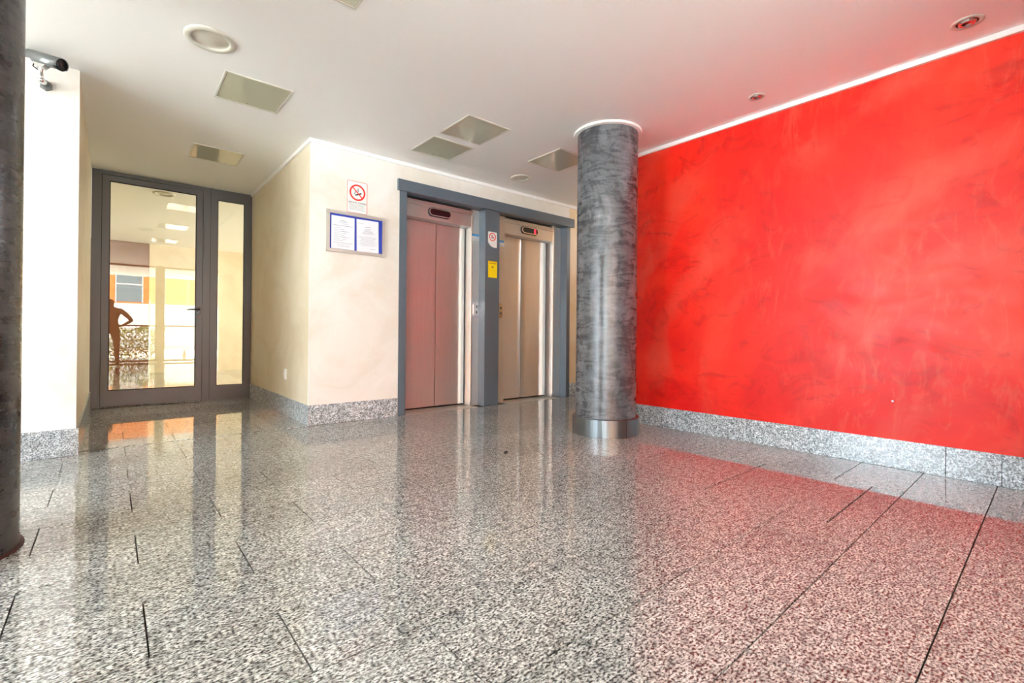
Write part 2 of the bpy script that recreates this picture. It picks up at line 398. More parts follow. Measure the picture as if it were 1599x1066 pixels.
# baseboards: granite slabs
def baseboard(name, axis, fixed, sgn, pts, h=0.19, t=0.014):
    e = bpy.data.objects.new(name, None); C.objects.link(e); e['kind'] = 'structure'; e.empty_display_size = 0.1
    a, b = pts[0]+0.002, pts[-1]-0.002; lo_, hi_ = min(fixed, fixed+sgn*0.006), max(fixed, fixed+sgn*0.006)
    obj('mortar_bed', box(lo_, hi_, a, b, 0.001, h-0.002) if axis == 'y' else box(a, b, lo_, hi_, 0.001, h-0.002), M['darkgap'], e)
    for a, b in zip(pts, pts[1:]):
        ga = 0.0014
        if axis == 'y': bm = box(min(fixed, fixed+sgn*t), max(fixed, fixed+sgn*t), a+ga, b-ga, 0.001, h, 0.0012)
        else: bm = box(a+ga, b-ga, min(fixed, fixed+sgn*t), max(fixed, fixed+sgn*t), 0.001, h, 0.0012)
        obj('granite_slab', bm, M['granite_base'], e)
baseboard('baseboard_right', 'y', 4.064, -1, [-0.13, 0.31, 0.558, 1.75, 2.95, 3.42])
baseboard('baseboard_back', 'x', WY, -1, [1.4215, 1.875, 2.332])
baseboard('baseboard_back_right', 'x', WY, -1, [4.975, 5.3, 6.9])
baseboard('baseboard_corridor', 'y', 1.4355, -1, [4.661, 5.9, 7.12])
baseboard('baseboard_left', 'y', -0.1807, 1, [4.524, 5.8, 7.12])
baseboard('baseboard_left_front', 'x', 4.538, -1, [-2.2, -1.2, -0.1807])
baseboard('baseboard_alcove', 'y', 6.9, -1, [3.43, 4.66])

# ------------------------------------------------------------------ columns
def column(name, x, y, label, ring):
    e = empty(name, (x, y, 0), label, 'column')
    bm = bmesh.new(); lathe(bm, [(0.269, 0.0), (0.269, 1.3), (0.269, 2.688)], (0, 0, 0), 96)
    obj('shaft', bm, M['column' if ring else 'column_shaded'], e, smooth=True)
    bm = bmesh.new(); lathe(bm, [(0.268, 2.678), (0.300, 2.681), (0.303, 2.699), (0.268, 2.6995)], (0, 0, 0), 96)
    obj('ceiling_collar', bm, M['white_trim'], e, smooth=False)
    if ring:
        bm = bmesh.new(); lathe(bm, [(0.271, 0.001), (0.297, 0.001), (0.297, 0.150), (0.2935, 0.1545), (0.271, 0.1545)], (0, 0, 0), 96)
        o = obj('steel_base_ring', bm, M['steel_ring'], e)
        bm = bmesh.new(); bx(bm, -0.001, 0.001, -0.2985, -0.2965, 0.001, 0.15); o = obj('ring_seam', bm, M['darkgap'], e); o.rotation_euler = (0, 0, math.radians(-14))
    else:
        bm = bmesh.new(); lathe(bm, [(0.268, 0.001), (0.284, 0.001), (0.283, 0.006), (0.268, 0.008)], (0, 0, 0), 96)
        obj('base_collar', bm, plain('dark_red_seal', (0.06, 0.012, 0.01, 1), 0.6), e)
    return e
column('column', 3.445, 2.785, 'round grey polished-plaster column with steel base ring in front of the red wall', True)
column('column', -0.549, 2.80, 'shaded round plaster column cut off by the left edge of the photo', False)

# ------------------------------------------------------------------ glass door wall
DY = 7.142
def rail_frame(lst): return boxes(lst)
ent = empty('door_1', (0.35, DY, 0), None, None); ent['kind'] = 'structure'
L = lambda bm, n, m, p=None: obj(n, bm, m, p)
def local(lst, ox, oy):  # boxes given in world coordinates -> parent's space
    return boxes([(a-ox, b-ox, c-oy, d-oy, e_, f_) for a, b, c, d, e_, f_ in lst])
ox, oy = 0.35, DY
Y0, Y1 = DY-0.0, DY+0.07
obj('outer_frame', local([(-0.176, -0.092, Y0, Y1, 0.001, H-0.001), (-0.092, 0.885, Y0, Y1, 2.655, H-0.001), (0.885, 1.04, Y0, Y1, 0.001, H-0.001),
    (1.04, 1.4345, Y0, Y1, 2.567, H-0.001), (1.04, 1.4345, Y0, Y1, 0.001, 0.182), (1.348, 1.4345, Y0, Y1, 0.182, 2.567)], ox, oy), M['doorframe'], ent)
obj('mullion_groove', local([(0.962, 0.966, Y0-0.001, Y0+0.002, 0.01, H-0.01)], ox, oy), M['darkgap'], ent)
leaf = obj('door_leaf', local([(-0.086, -0.022, Y0-0.008, Y1-0.012, 0.012, 2.648), (0.815, 0.880, Y0-0.008, Y1-0.012, 0.012, 2.648),
    (-0.022, 0.815, Y0-0.008, Y1-0.012, 2.588, 2.648), (-0.022, 0.815, Y0-0.008, Y1-0.012, 0.012, 0.187)], ox, oy), M['doorframe'], ent)
obj('gap_shadow', local([(-0.092, -0.086, Y0+0.01, Y1-0.01, 0.005, 2.655), (0.880, 0.885, Y0+0.01, Y1-0.01, 0.005, 2.655), (-0.09, 0.884, Y0+0.01, Y1-0.01, 0.004, 0.011), (-0.09, 0.884, Y0+0.01, Y1-0.01, 2.649, 2.654)], ox, oy), M['darkgap'], ent)
def seal(x0, x1, z0, z1, par):
    bm = bmesh.new(); frame_xz(bm, x0-ox, x1-ox, z0, z1, 0.009, Y0+0.010-oy, Y0+0.02-oy); bmesh.ops.recalc_face_normals(bm, faces=bm.faces[:])
    obj('rubber_seal', bm, M['seal'], par)
seal(-0.022, 0.815, 0.187, 2.588, leaf); seal(1.04, 1.348, 0.182, 2.567, ent)
obj('glass_pane', local([(-0.02, 0.813, Y0+0.014, Y0+0.020, 0.189, 2.586)], ox, oy), M['door_glass'], leaf)
obj('glass_pane', local([(1.042, 1.346, Y0+0.014, Y0+0.020, 0.184, 2.565)], ox, oy), M['door_glass'], ent)
bm = bmesh.new(); cx = 0.848-ox
bx(bm, cx-0.018, cx+0.014, -0.020, -0.008, 1.108, 1.182)
cyl(bm, (cx-0.002, -0.018, 1.150), (cx-0.002, -0.052, 1.150), 0.010, seg=16)
cyl(bm, (cx+0.008, -0.052, 1.150), (cx-0.045, -0.054, 1.152), 0.0105, 0.009, seg=16)
cyl(bm, (cx-0.045, -0.054, 1.152), (cx-0.130, -0.048, 1.144), 0.009, 0.005, seg=16)
bmesh.ops.recalc_face_normals(bm, faces=bm.faces[:])
h = obj('handle', bm, M['black'], leaf); h['label'] = 'black lever handle'
bm = bmesh.new(); cyl(bm, (cx-0.002, -0.016, 1.055), (cx-0.002, -0.006, 1.055), 0.014, seg=20); obj('lock_cylinder', bm, M['brown'], leaf)
# small white switch plate low on the corridor wall
sw = empty('wall_socket', (1.4355, 5.47, 0.43), 'small white plate low on the cream corridor wall beside the glass door', 'socket')
obj('cover_plate', box(-0.010, 0, -0.035, 0.035, -0.055, 0.055, 0.003), M['white'], sw)
obj('insert', box(-0.0125, -0.009, -0.018, 0.018, -0.03, 0.03, 0.001), M['white_trim'], sw)

# ------------------------------------------------------------------ elevators
sur = empty('elevator_surround', (3.67, WY, 0), 'blue-grey painted metal frame with header and three posts around both elevators', 'door frame')
def wloc(bmf, name, mat, par, ox=0, oy=0, oz=0, **k):
    bmesh.ops.translate(bmf, verts=bmf.verts[:], vec=(-ox, -oy, -oz)); return obj(name, bmf, mat, par, **k)
FY = 4.665
wloc(box(2.313, 5.03, FY-0.022, 4.80, 2.392, 2.510, 0.002), 'header', M['surround'], sur, 3.67, WY)
wloc(box(2.340, 2.424, FY, 4.80, 0.0005, 2.392, 0.002), 'post', M['surround'], sur, 3.67, WY)
wloc(box(3.474, 3.692, FY, 4.80, 0.0005, 2.392, 0.002), 'post', M['surround'], sur, 3.67, WY)
wloc(box(4.902, 4.966, FY, 4.80, 0.0005, 2.392, 0.002), 'post', M['surround'], sur, 3.67, WY)
JY, PY = 4.792, 4.92
def door_panel_bm(x0, x1, z0, z1, y, bendl, bendr, amp=0.010):
    """sheet-steel leaf, front face rolled gently at its edges"""
    bm = bmesh.new(); n = 44; prev = None
    for i in range(n+1):
        x = x0+(x1-x0)*i/n; d = 0
        if bendr: d += amp*max(0, 1-(x1-x)/0.075)**2
        if bendl: d += amp*max(0, 1-(x-x0)/0.075)**2
        q = [bm.verts.new((x, y+d, z0)), bm.verts.new((x, y+d, z1)), bm.verts.new((x, y+0.03, z1)), bm.verts.new((x, y+0.03, z0))]
        if prev:
            for a in range(4): bm.faces.new((prev[a], prev[(a+1) % 4], q[(a+1) % 4], q[a]))
        else: bm.faces.new(q)
        prev = q
    bm.faces.new(prev); bmesh.ops.recalc_face_normals(bm, faces=bm.faces[:]); return bm
def elevator(xl, xr, x0, x1, split, bends, disp_x, lit, btn_x, sticker, label):
    e = empty('elevator', ((x0+x1)/2, JY, 0), label, 'elevator', 'elevators side by side')
    O = ((x0+x1)/2, JY, 0)
    def P(name, bm, mat, par=e, **k): return wloc(bm, name, mat, par, *O, **k)
    P('jamb', box(xl, x0, JY, PY+0.02, 0.001, 2.39, 0.002), M['steel'])
    P('jamb', box(x1, xr, JY, PY+0.02, 0.001, 2.39, 0.002), M['steel'])
    P('transom', box(x0, x1, JY, PY+0.01, 2.176, 2.318, 0.002), M['steel'])
    P('top_strip', box(x0, x1, JY-0.004, PY, 2.322, 2.372, 0.001), M['steel'])
    P('recess', boxes([(x0, x1, PY+0.03, PY+0.05, 0.0, 2.39), (x0, x1, JY+0.02, PY, 2.372, 2.39)]), M['darkgap'])
    P('door_panel', door_panel_bm(x0+0.003, split-0.004, 0.022, 2.172, PY-0.001, bends[0], bends[1]), M['steel'], smooth=False)
    P('door_panel', door_panel_bm(split+0.004, x1-0.012, 0.022, 2.172, PY, bends[2], bends[3]), M['steel'], smooth=False)
    P('edge_trim', box(x1-0.001, x1+0.006, JY-0.004, JY+0.004, 0.002, 2.388), M['chrome'])
    P('sill', boxes([(x0-0.02, x1+0.02, 4.66, PY-0.03, -0.012, 0.004), (x0-0.02, x1+0.02, PY-0.022, PY+0.03, -0.012, 0.004)]), M['alu'])
    P('sill_groove', box(x0, x1, PY-0.031, PY-0.021, -0.01, 0.001), M['darkgap'])
    # position indicator
    z = 2.262
    bm = bmesh.new(); prism_xz(bm, round_rect(disp_x, z, 0.30, 0.102, 0.050), JY-0.022, JY-0.001)
    ind = P('floor_indicator', bm, M['black'])
    bm = bmesh.new(); o_, i_ = round_rect(disp_x, z, 0.292, 0.090, 0.0449), round_rect(disp_x, z, 0.270, 0.068, 0.0339)
    for i in range(len(o_)):
        j = (i+1) % len(o_); prism_xz(bm, [o_[i], o_[j], i_[j], i_[i]], JY-0.032, JY-0.021)
    P('bezel', bm, M['chrome'], ind)
    bm = bmesh.new(); prism_xz(bm, round_rect(disp_x, z, 0.268, 0.066, 0.0329), JY-0.026, JY-0.021)
    P('display_window', bm, M['lamp_dark'] if not lit else M['black'], ind)
    bm = bmesh.new()
    if lit:
        sx = disp_x+0.072
        for (a, b, c, d_) in ((0, 0.030, 0.050, 0.056), (0, 0.006, 0.030, 0.053), (0.024, 0.030, 0.030, 0.053), (0, 0.030, 0.025, 0.031), (0, 0.006, 0.003, 0.028), (0.024, 0.030, 0.003, 0.028), (0, 0.030, 0, 0.006)):
            bx(bm, sx+a, sx+b, JY-0.0275, JY-0.026, z-0.028+c, z-0.028+d_)
        P('lit_digit', bm, M['red_led'], ind)
    else:
        lathe_r = 0.028; ring_xz(bm, disp_x-0.065, z, 0.026, 0.022, JY-0.0275, JY-0.026, 24)
        P('lens_ring', bm, M['lamp_dark'], ind)
    # call buttons
    bz = 1.176
    bm = bmesh.new(); prism_xz(bm, round_rect(btn_x, bz, 0.086, 0.186, 0.0425), JY-0.010, JY-0.0005)
    bmesh.ops.bevel(bm, geom=[ed for ed in bm.edges if all(abs(v.co.y-(JY-0.010)) < 1e-5 for v in ed.verts)], offset=0.003, segments=2, affect='EDGES')
    cp = P('call_panel', bm, M['chrome'])
    for dz in (0.034, -0.034):
        bm = bmesh.new(); ring_xz(bm, btn_x+0.008, bz+dz, 0.017, 0.0125, JY-0.0135, JY-0.009, 24); P('button_ring', bm, M['alu'], cp)
        bm = bmesh.new(); cyl(bm, (btn_x+0.008, JY-0.009, bz+dz), (btn_x+0.008, JY-0.013, bz+dz), 0.012, seg=20); P('button', bm, M['black'], cp)
    a, b, z0, z1 = sticker
    s = empty('notice_sticker', ((a+b)/2, JY, z0), 'small white sticker with blue band on the steel jamb of the %s elevator' % ('right' if lit else 'left'), 'sticker')
    wloc(box(a, b, JY-0.0012, JY-0.0002, z0, z1), 'sheet', M['white'], s, (a+b)/2, JY, z0)
    wloc(box(a, b, JY-0.002, JY-0.0012, z1-0.026, z1), 'blue_band', M['sky_blue'], s, (a+b)/2, JY, z0)
    wloc(boxes([(a+0.01, b-0.012-0.01*(k % 2), JY-0.0018, JY-0.0012, z1-0.038-0.011*k, z1-0.035-0.011*k) for k in range(4)]), 'print', M['print'], s, (a+b)/2, JY, z0)
    return e
elevator(2.424, 3.474, 2.462, 3.358, 2.937, (0, 0, 0, 1), 2.90, False, 3.428, (3.364, 3.470, 2.022, 2.098), 'left of the two steel elevators, with dark unlit floor indicator')
elevator(3.692, 4.902, 3.880, 4.752, 4.279, (1, 1, 1, 1), 4.296, True, 3.806, (3.775, 3.864, 1.998, 2.074), 'right of the two steel elevators, nearer the column, with red digit lit')

# ------------------------------------------------------------------ signs and notices on the elevator wall
def prohibition(par, cx, cz, r, y, ox, oy, oz):
    bm = bmesh.new(); ring_xz(bm, cx, cz, r, r*0.80, y-0.0012, y-0.0002, 48); wloc(bm, 'red_ring', M['sign_red'], par, ox, oy, oz)
    bm = bmesh.new(); c, s_ = math.cos(math.radians(-45)), math.sin(math.radians(-45))
    def rot(pts): return [(cx+x*c-z_*s_, cz+x*s_+z_*c) for x, z_ in pts]
    prism_xz(bm, rot([(-r*0.85, -r*0.07), (r*0.85, -r*0.07), (r*0.85, r*0.07), (-r*0.85, r*0.07)]), y-0.0024, y-0.0014); wloc(bm, 'red_slash', M['sign_red'], par, ox, oy, oz)
    bm = bmesh.new(); c, s_ = math.cos(math.radians(22)), math.sin(math.radians(22))
    prism_xz(bm, [(cx+x*c-z_*s_+r*0.12, cz+x*s_+z_*c-r*0.18) for x, z_ in [(-r*0.42, -r*0.075), (r*0.42, -r*0.075), (r*0.42, r*0.075), (-r*0.42, r*0.075)]], y-0.0014, y-0.0003)
    wloc(bm, 'cigarette', M['ink'], par, ox, oy, oz)
    bm = bmesh.new()
    for k in range(5): prism_xz(bm, round_rect(cx-r*0.38+r*0.05*k, cz-r*0.2+r*0.10*k, r*0.16, r*0.12, r*0.05, 3), y-0.0010, y-0.0002)
    for k in range(4): prism_xz(bm, round_rect(cx+r*0.12-r*0.05*(k % 2), cz+r*0.15+r*0.11*k, r*0.18, r*0.12, r*0.05, 3), y-0.0010, y-0.0002)
    wloc(bm, 'smoke', M['print'], par, ox, oy, oz)
ns = empty('no_smoking_sign', (1.88, WY, 2.07), 'white no-smoking sign with red border on the cream wall above the notice board', 'sign')
sy = WY-0.004
bm = bmesh.new(); prism_xz(bm, round_rect(1.878, 2.228, 0.206, 0.318, 0.012, 4), sy, WY-0.0002); wloc(bm, 'plate', M['white'], ns, 1.88, WY, 2.07)
bm = bmesh.new(); o_, i_ = round_rect(1.878, 2.228, 0.206, 0.318, 0.012, 4), round_rect(1.878, 2.228, 0.199, 0.311, 0.010, 4)
for i in range(len(o_)):
    j = (i+1) % len(o_); prism_xz(bm, [o_[i], o_[j], i_[j], i_[i]], sy-0.001, sy)
wloc(bm, 'red_border', M['sign_red'], ns, 1.88, WY, 2.07)
prohibition(ns, 1.880, 2.276, 0.081, sy, 1.88, WY, 2.07)
t = text_mesh('VIETATO FUMARE', 0.0235, 1.880-1.88, sy-WY, 2.166-2.07, M['ink'], ns, 'lettering', 0.0008)
wloc(boxes([(1.795, 1.965-0.02*(k % 2), sy-0.001, sy, 2.153-0.013*k, 2.156-0.013*k) for k in range(5)]), 'small_print', M['print'], ns, 1.88, WY, 2.07)

nb = empty('notice_board', (1.872, WY, 1.66), 'silver-framed wall notice board with blue backing below the no-smoking sign', 'notice board')
bm = bmesh.new(); frame_xz(bm, 1.575, 2.172, 1.661, 2.062, 0.030, WY-0.022, WY-0.001); bmesh.ops.recalc_face_normals(bm, faces=bm.faces[:])
wloc(bm, 'frame', M['alu'], nb, 1.872, WY, 1.66)
for cx_, cz_ in ((1.590, 1.676), (2.157, 1.676), (1.590, 2.047), (2.157, 2.047)):
    wloc(box(cx_-0.017, cx_+0.017, WY-0.026, WY-0.002, cz_-0.017, cz_+0.017, 0.004), 'corner_cap', M['fixture'], nb, 1.872, WY, 1.66)
wloc(box(1.603, 2.144, WY-0.012, WY-0.002, 1.689, 2.034), 'blue_backing', M['blue'], nb, 1.872, WY, 1.66)
def notice(x0, x1, z0, z1, tilt, label, lines):
    cx, cz = (x0+x1)/2, (z0+z1)/2
    e = empty('paper_notice', (cx, WY-0.0125, cz), label, 'paper', None)
    e.rotation_euler = (0, tilt, 0)
    bm = bmesh.new(); n = 8; W, Hh = x1-x0, z1-z0
    grid = [[bm.verts.new((-W/2+W*i/n, -0.001-0.003*math.sin(PI*i/n)*abs(j/n-0.5), -Hh/2+Hh*j/n)) for j in range(n+1)] for i in range(n+1)]
    for i in range(n):
        for j in range(n): bm.faces.new((grid[i][j], grid[i+1][j], grid[i+1][j+1], grid[i][j+1]))
    obj('sheet', bm, M['paper'], e)
    pr = obj('print', boxes([(a*W, b*W, -0.0038, -0.0032, c*Hh, d_*Hh) for a, b, c, d_ in lines]), M['print'], e); pr['kind'] = 'stuff'
L1 = [(-.12, .12, .36, .372), (-.2, .2, .32, .33), (-.42, .42, .21, .222), (-.42, .42, -.32, -.31), (-.1, .2, .27, .277)] + [(-.4, -.4+.3+.1*((k*7) % 3), .14-.055*k, .148-.055*k) for k in range(8)] + [(-.05, .05+.1*((k*5) % 3), .1-.06*k, .107-.06*k) for k in range(6)] + [(-.3, .3, -.38, -.373), (-.25, .3, -.42, -.413)]
L2 = [(-.12, .12, .27, .285), (-.42, -.2, .38, .388), (-.42, .42, -.03, -.024)] + [(-.12-.03*k, .12+.05*k, .21-.035*k, .218-.035*k) for k in range(5)] + [(-.38+.06*((k*5) % 2), .4-.08*((k*3) % 2), -.07-.045*k, -.063-.045*k) for k in range(6)] + [(.1, .35, -.4, -.392)]
notice(1.622, 1.850, 1.694, 2.012, 0.0, 'left typed paper notice pinned inside the notice board', L1)
notice(1.872, 2.103, 1.692, 2.014, math.radians(-0.8), 'right typed paper notice pinned inside the notice board', L2)

ps = empty('no_smoking_sticker', (3.578, FY, 1.93), 'small white no-smoking sticker on the grey post between the elevators', 'sticker')
bm = bmesh.new(); prism_xz(bm, [(3.512, 2.118), (3.522, 2.128), (3.640, 2.128), (3.648, 2.120), (3.648, 1.938), (3.585, 1.940), (3.545, 1.960), (3.525, 1.985), (3.512, 1.995)], FY-0.0012, FY-0.0002)
wloc(bm, 'sheet', M['white'], ps, 3.578, FY, 1.93)
prohibition(ps, 3.580, 2.066, 0.050, FY-0.0012, 3.578, FY, 1.93)
ys = empty('warning_sign', (3.586, FY, 1.57), 'yellow warning sign on the grey post between the elevators', 'sign')
wloc(box(3.517, 3.655, FY-0.002, FY-0.0002, 1.568, 1.772), 'plate', M['yellow'], ys, 3.586, FY, 1.57)
wloc(boxes([(3.517, 3.655, FY-0.0026, FY-0.002, 1.765, 1.772)]+[(3.533+0.0125*k, 3.543+0.0125*k, FY-0.003, FY-0.002, 1.736, 1.750) for k in range(9)]), 'heading_print', M['orange_ink'], ys, 3.586, FY, 1.57)
bm = bmesh.new(); prism_xz(bm, [(3.568, 1.688), (3.578, 1.684), (3.590, 1.697), (3.602, 1.701), (3.600, 1.708), (3.588, 1.708), (3.574, 1.698)], FY-0.003, FY-0.002)
wloc(bm, 'pictogram', M['ink'], ys, 3.586, FY, 1.57)

# ------------------------------------------------------------------ ceiling fittings
def ceiling_panel(x0, x1, y0, y1, label):
    cx, cy = (x0+x1)/2, (y0+y1)/2
    e = empty('ceiling_hatch', (cx, cy, H), label, 'ceiling panel', 'square ceiling access panels')
    a, b = (x1-x0)/2, (y1-y0)/2; t_ = 0.013
    obj('frame', boxes([(-a, a, -b, -b+t_, -0.007, 0), (-a, a, b-t_, b, -0.007, 0), (-a, -a+t_, -b+t_, b-t_, -0.007, 0), (a-t_, a, -b+t_, b-t_, -0.007, 0)]), M['fixture'], e)
    obj('hatch_door', box(-a+t_+0.002, a-t_-0.002, -b+t_+0.002, b-t_-0.002, -0.005, 0, 0.001), M['panel'], e)
    bm = bmesh.new(); cyl(bm, (0, b-0.04, -0.0052), (0, b-0.04, -0.0065), 0.006, seg=12); obj('latch', bm, M['brown'], e)
ceiling_panel(0.597, 1.042, 3.846, 4.328, 'greenish ceiling access panel nearest the big round ceiling light')
ceiling_panel(0.597, 1.045, 5.528, 5.990, 'ceiling access panel just in front of the glass door')
ceiling_panel(0.597, 1.042, 2.160, 2.640, 'ceiling access panel nearest the camera')
ceiling_panel(2.267, 2.714, 3.285, 3.752, 'ceiling access panel of the middle pair, the one farther from the elevator wall')
ceiling_panel(2.267, 2.720, 3.850, 4.304, 'ceiling access panel of the middle pair, the one closer to the elevator wall')
ceiling_panel(3.352, 3.828, 3.290, 3.772, 'ceiling access panel partly hidden behind the round column')
def round_light(x, y, r, label):
    e = empty('ceiling_light', (x, y, H), label, 'ceiling light', 'round recessed ceiling lights')
    bm = bmesh.new(); lathe(bm, [(r, 0), (r, -0.006), (r*0.97, -0.011), (r*0.80, -0.014), (r*0.73, -0.011), (r*0.71, -0.003)], (0, 0, 0), 64); obj('trim_ring', bm, M['fixture'], e, smooth=True)
    bm = bmesh.new(); lathe(bm, [(r*0.715, -0.003), (r*0.66, 0.0), (r*0.60, -0.001), (r*0.45, -0.006), (r*0.25, -0.010), (0, -0.0115)], (0, 0, 0), 64); obj('diffuser', bm, M['diffuser'], e, smooth=True)
round_light(0.463, 3.505, 0.142, 'large round cream ceiling light above the left side of the lobby')
round_light(3.648, 4.222, 0.118, 'round ceiling light in front of the right elevator')
round_light(0.53, 7.85, 0.125, 'round ceiling light seen through the glass door')
def spot(x, y, r, label):
    e = empty('recessed_spotlight', (x, y, H), label, 'spotlight', 'recessed spotlights along the red wall')
    bm = bmesh.new(); lathe(bm, [(r, 0), (r*0.98, -0.005), (r*0.72, -0.007), (r*0.68, -0.002)], (0, 0, 0), 40); obj('trim_ring', bm, M['fixture'], e, smooth=True)
    bm = bmesh.new(); lathe(bm, [(r*0.69, -0.001), (r*0.62, -0.0045), (r*0.56, -0.002)], (0, 0, 0), 40); obj('inner_ring', bm, M['black'], e, smooth=True)
    bm = bmesh.new(); lathe(bm, [(r*0.56, -0.0015), (r*0.50, -0.012), (r*0.40, -0.014), (r*0.38, -0.004), (0, -0.0035)], (0, 0, 0), 40); o = obj('lamp_body', bm, M['chrome'], e, smooth=True)
    obj('lamp_slot', box(-r*0.36, r*0.36, -r*0.09, r*0.09, -0.006, -0.003), M['black'], e).rotation_euler = (0, 0, math.radians(50))
spot(3.752, 1.607, 0.058, 'small recessed spotlight further along the red wall, nearer the column')
spot(3.775, 0.440, 0.074, 'recessed spotlight at the upper right, nearest the camera by the red wall')

# wall plug (white dot) on red wall
bm = bmesh.new(); cyl(bm, (0, 0, 0), (-0.004, 0, 0), 0.0075, 0.006, seg=16)
tag(obj('wall_plug', bm, M['white'], None, (4.064, 0.831, 0.447)), 'tiny white round plug low on the red wall', 'wall plug')

# ------------------------------------------------------------------ security camera
cc = empty('security_camera', (-0.352, 4.538, 2.54), 'silver bullet security camera mounted high on the white pier beside the shaded column', 'camera')
O = Vector((-0.352, 4.538, 2.54))
def cobj(name, bm, mat, par=cc, smooth=True):
    bmesh.ops.translate(bm, verts=bm.verts[:], vec=-O); o = obj(name, bm, mat, par)
    for p in o.data.polygons: p.use_smooth = smooth
    return o
F, R = Vector((-0.268, 4.262, 2.594)), Vector((-0.412, 4.405, 2.655))
ax = (F-R).normalized(); side = ax.cross(Vector((0, 0, 1))).normalized(); upv = side.cross(ax)
bm = bmesh.new(); cyl(bm, R+ax*0.03, F-ax*0.012, 0.033, seg=32); body = cobj('body', bm, M['camgrey'])
bm = bmesh.new(); cyl(bm, F-ax*0.016, F+ax*0.016, 0.034, 0.038, seg=32); cobj('front_cap', bm, M['black'], body)
bm = bmesh.new(); cyl(bm, F+ax*0.010, F+ax*0.0175, 0.016, seg=24); cobj('lens', bm, M['lamp_dark'], body)
bm = bmesh.new(); n = 22                                   # sunshade: open half shell, overhangs the front
for i in range(n):
    def pt(k, s_, rr):
        a = math.radians(-32+244*k/n); return s_+side*rr*math.cos(a)+upv*rr*math.sin(a)
    q = [[bm.verts.new(pt(k, s_, rr)) for s_ in (R-ax*0.012, F+ax*0.020)] for k in (i, i+1) for rr in (0.0385, 0.0415)]
    (a0, a1), (b0, b1), (c0, c1), (d0, d1) = q
    for f in ((b0, b1, d1, d0), (a0, c0, c1, a1), (a1, c1, d1, b1), (a0, b0, d0, c0)): bm.faces.new(f)
bmesh.ops.remove_doubles(bm, verts=bm.verts[:], dist=1e-5); bmesh.ops.recalc_face_normals(bm, faces=bm.faces[:])
cobj('sunshade', bm, M['camgrey'])
mid = R+(F-R)*0.42
bm = bmesh.new(); pts_ = [mid-upv*0.030-ax*0.045, mid-upv*0.030+ax*0.045, mid-upv*0.058+ax*0.018, mid-upv*0.058-ax*0.018]
va = [bm.verts.new(p+side*0.018) for p in pts_]; vb = [bm.verts.new(p-side*0.018) for p in pts_]
bm.faces.new(va); bm.faces.new(vb[::-1])
for i in range(4): bm.faces.new((va[i], vb[i], vb[(i+1) % 4], va[(i+1) % 4]))
bmesh.ops.recalc_face_normals(bm, faces=bm.faces[:]); cobj('mounting_shoe', bm, M['chrome'], smooth=False)
k1 = mid-upv*0.052; k2 = Vector((k1.x-0.004, 4.425, 2.525)); k3 = Vector((-0.350, 4.505, 2.535))
bm = bmesh.new(); cyl(bm, k1, k2, 0.013, 0.014, seg=20); bmesh.ops.create_uvsphere(bm, u_segments=20, v_segments=12, radius=0.021, matrix=Matrix.Translation(k2))
cyl(bm, k2, k3, 0.014, 0.018, seg=20); cobj('bracket_arm', bm, M['chrome'])
bm = bmesh.new(); cyl(bm, (k3.x, 4.538, k3.z), (k3.x, 4.505, k3.z), 0.036, 0.030, seg=6); cobj('wall_mount', bm, M['camgrey'], smooth=False)
bm = bmesh.new()
cp_ = [R+ax*0.035-upv*0.02, R+ax*0.03-upv*0.055, k1-side*0.02-upv*0.02-ax*0.02, Vector((-0.375, 4.47, 2.55)), Vector((-0.368, 4.52, 2.55))]
for a, b in zip(cp_, cp_[1:]): cyl(bm, a, b, 0.0038, seg=10)
cobj('cable', bm, M['black'])

# ------------------------------------------------------------------ entrance side (seen mirrored in the glass door)
def window_wall():
    for k, (a, b) in enumerate(((-5.9, -3.4), (-3.4, -1.0), (-1.0, 1.0), (1.12, 2.55))):
        e = empty('window_%d' % (k+1), ((a+b)/2, -2.45, 0), None, None); e['kind'] = 'structure'
        c_ = (a+b)/2; bm = bmesh.new(); frame_xz(bm, a-c_, b-c_, 0.02, H-0.01, 0.045, -0.03, 0.03)
        bx(bm, a-c_+0.045, b-c_-0.045, -0.03, 0.03, 1.0, 1.035); bmesh.ops.recalc_face_normals(bm, faces=bm.faces[:])
        obj('window_frame', bm, M['brown'], e)
        obj('pane', box(a-c_+0.045, b-c_-0.045, -0.004, 0.004, 1.035, H-0.055), M['clear_glass'], e)
        obj('pane', box(a-c_+0.045, b-c_-0.045, -0.004, 0.004, 0.065, 1.0), M['clear_glass'], e)
window_wall()
struct('wall_entrance_pier', box(1.0, 1.12, -2.52, -2.38, 0, H), M['brown'])
struct('ground', box(-60, 60, -70, -6, -0.30, -0.16), M['asphalt'])
struct('ground_side', box(-60, -6, -6, 30, -0.30, -0.16), M['asphalt'])
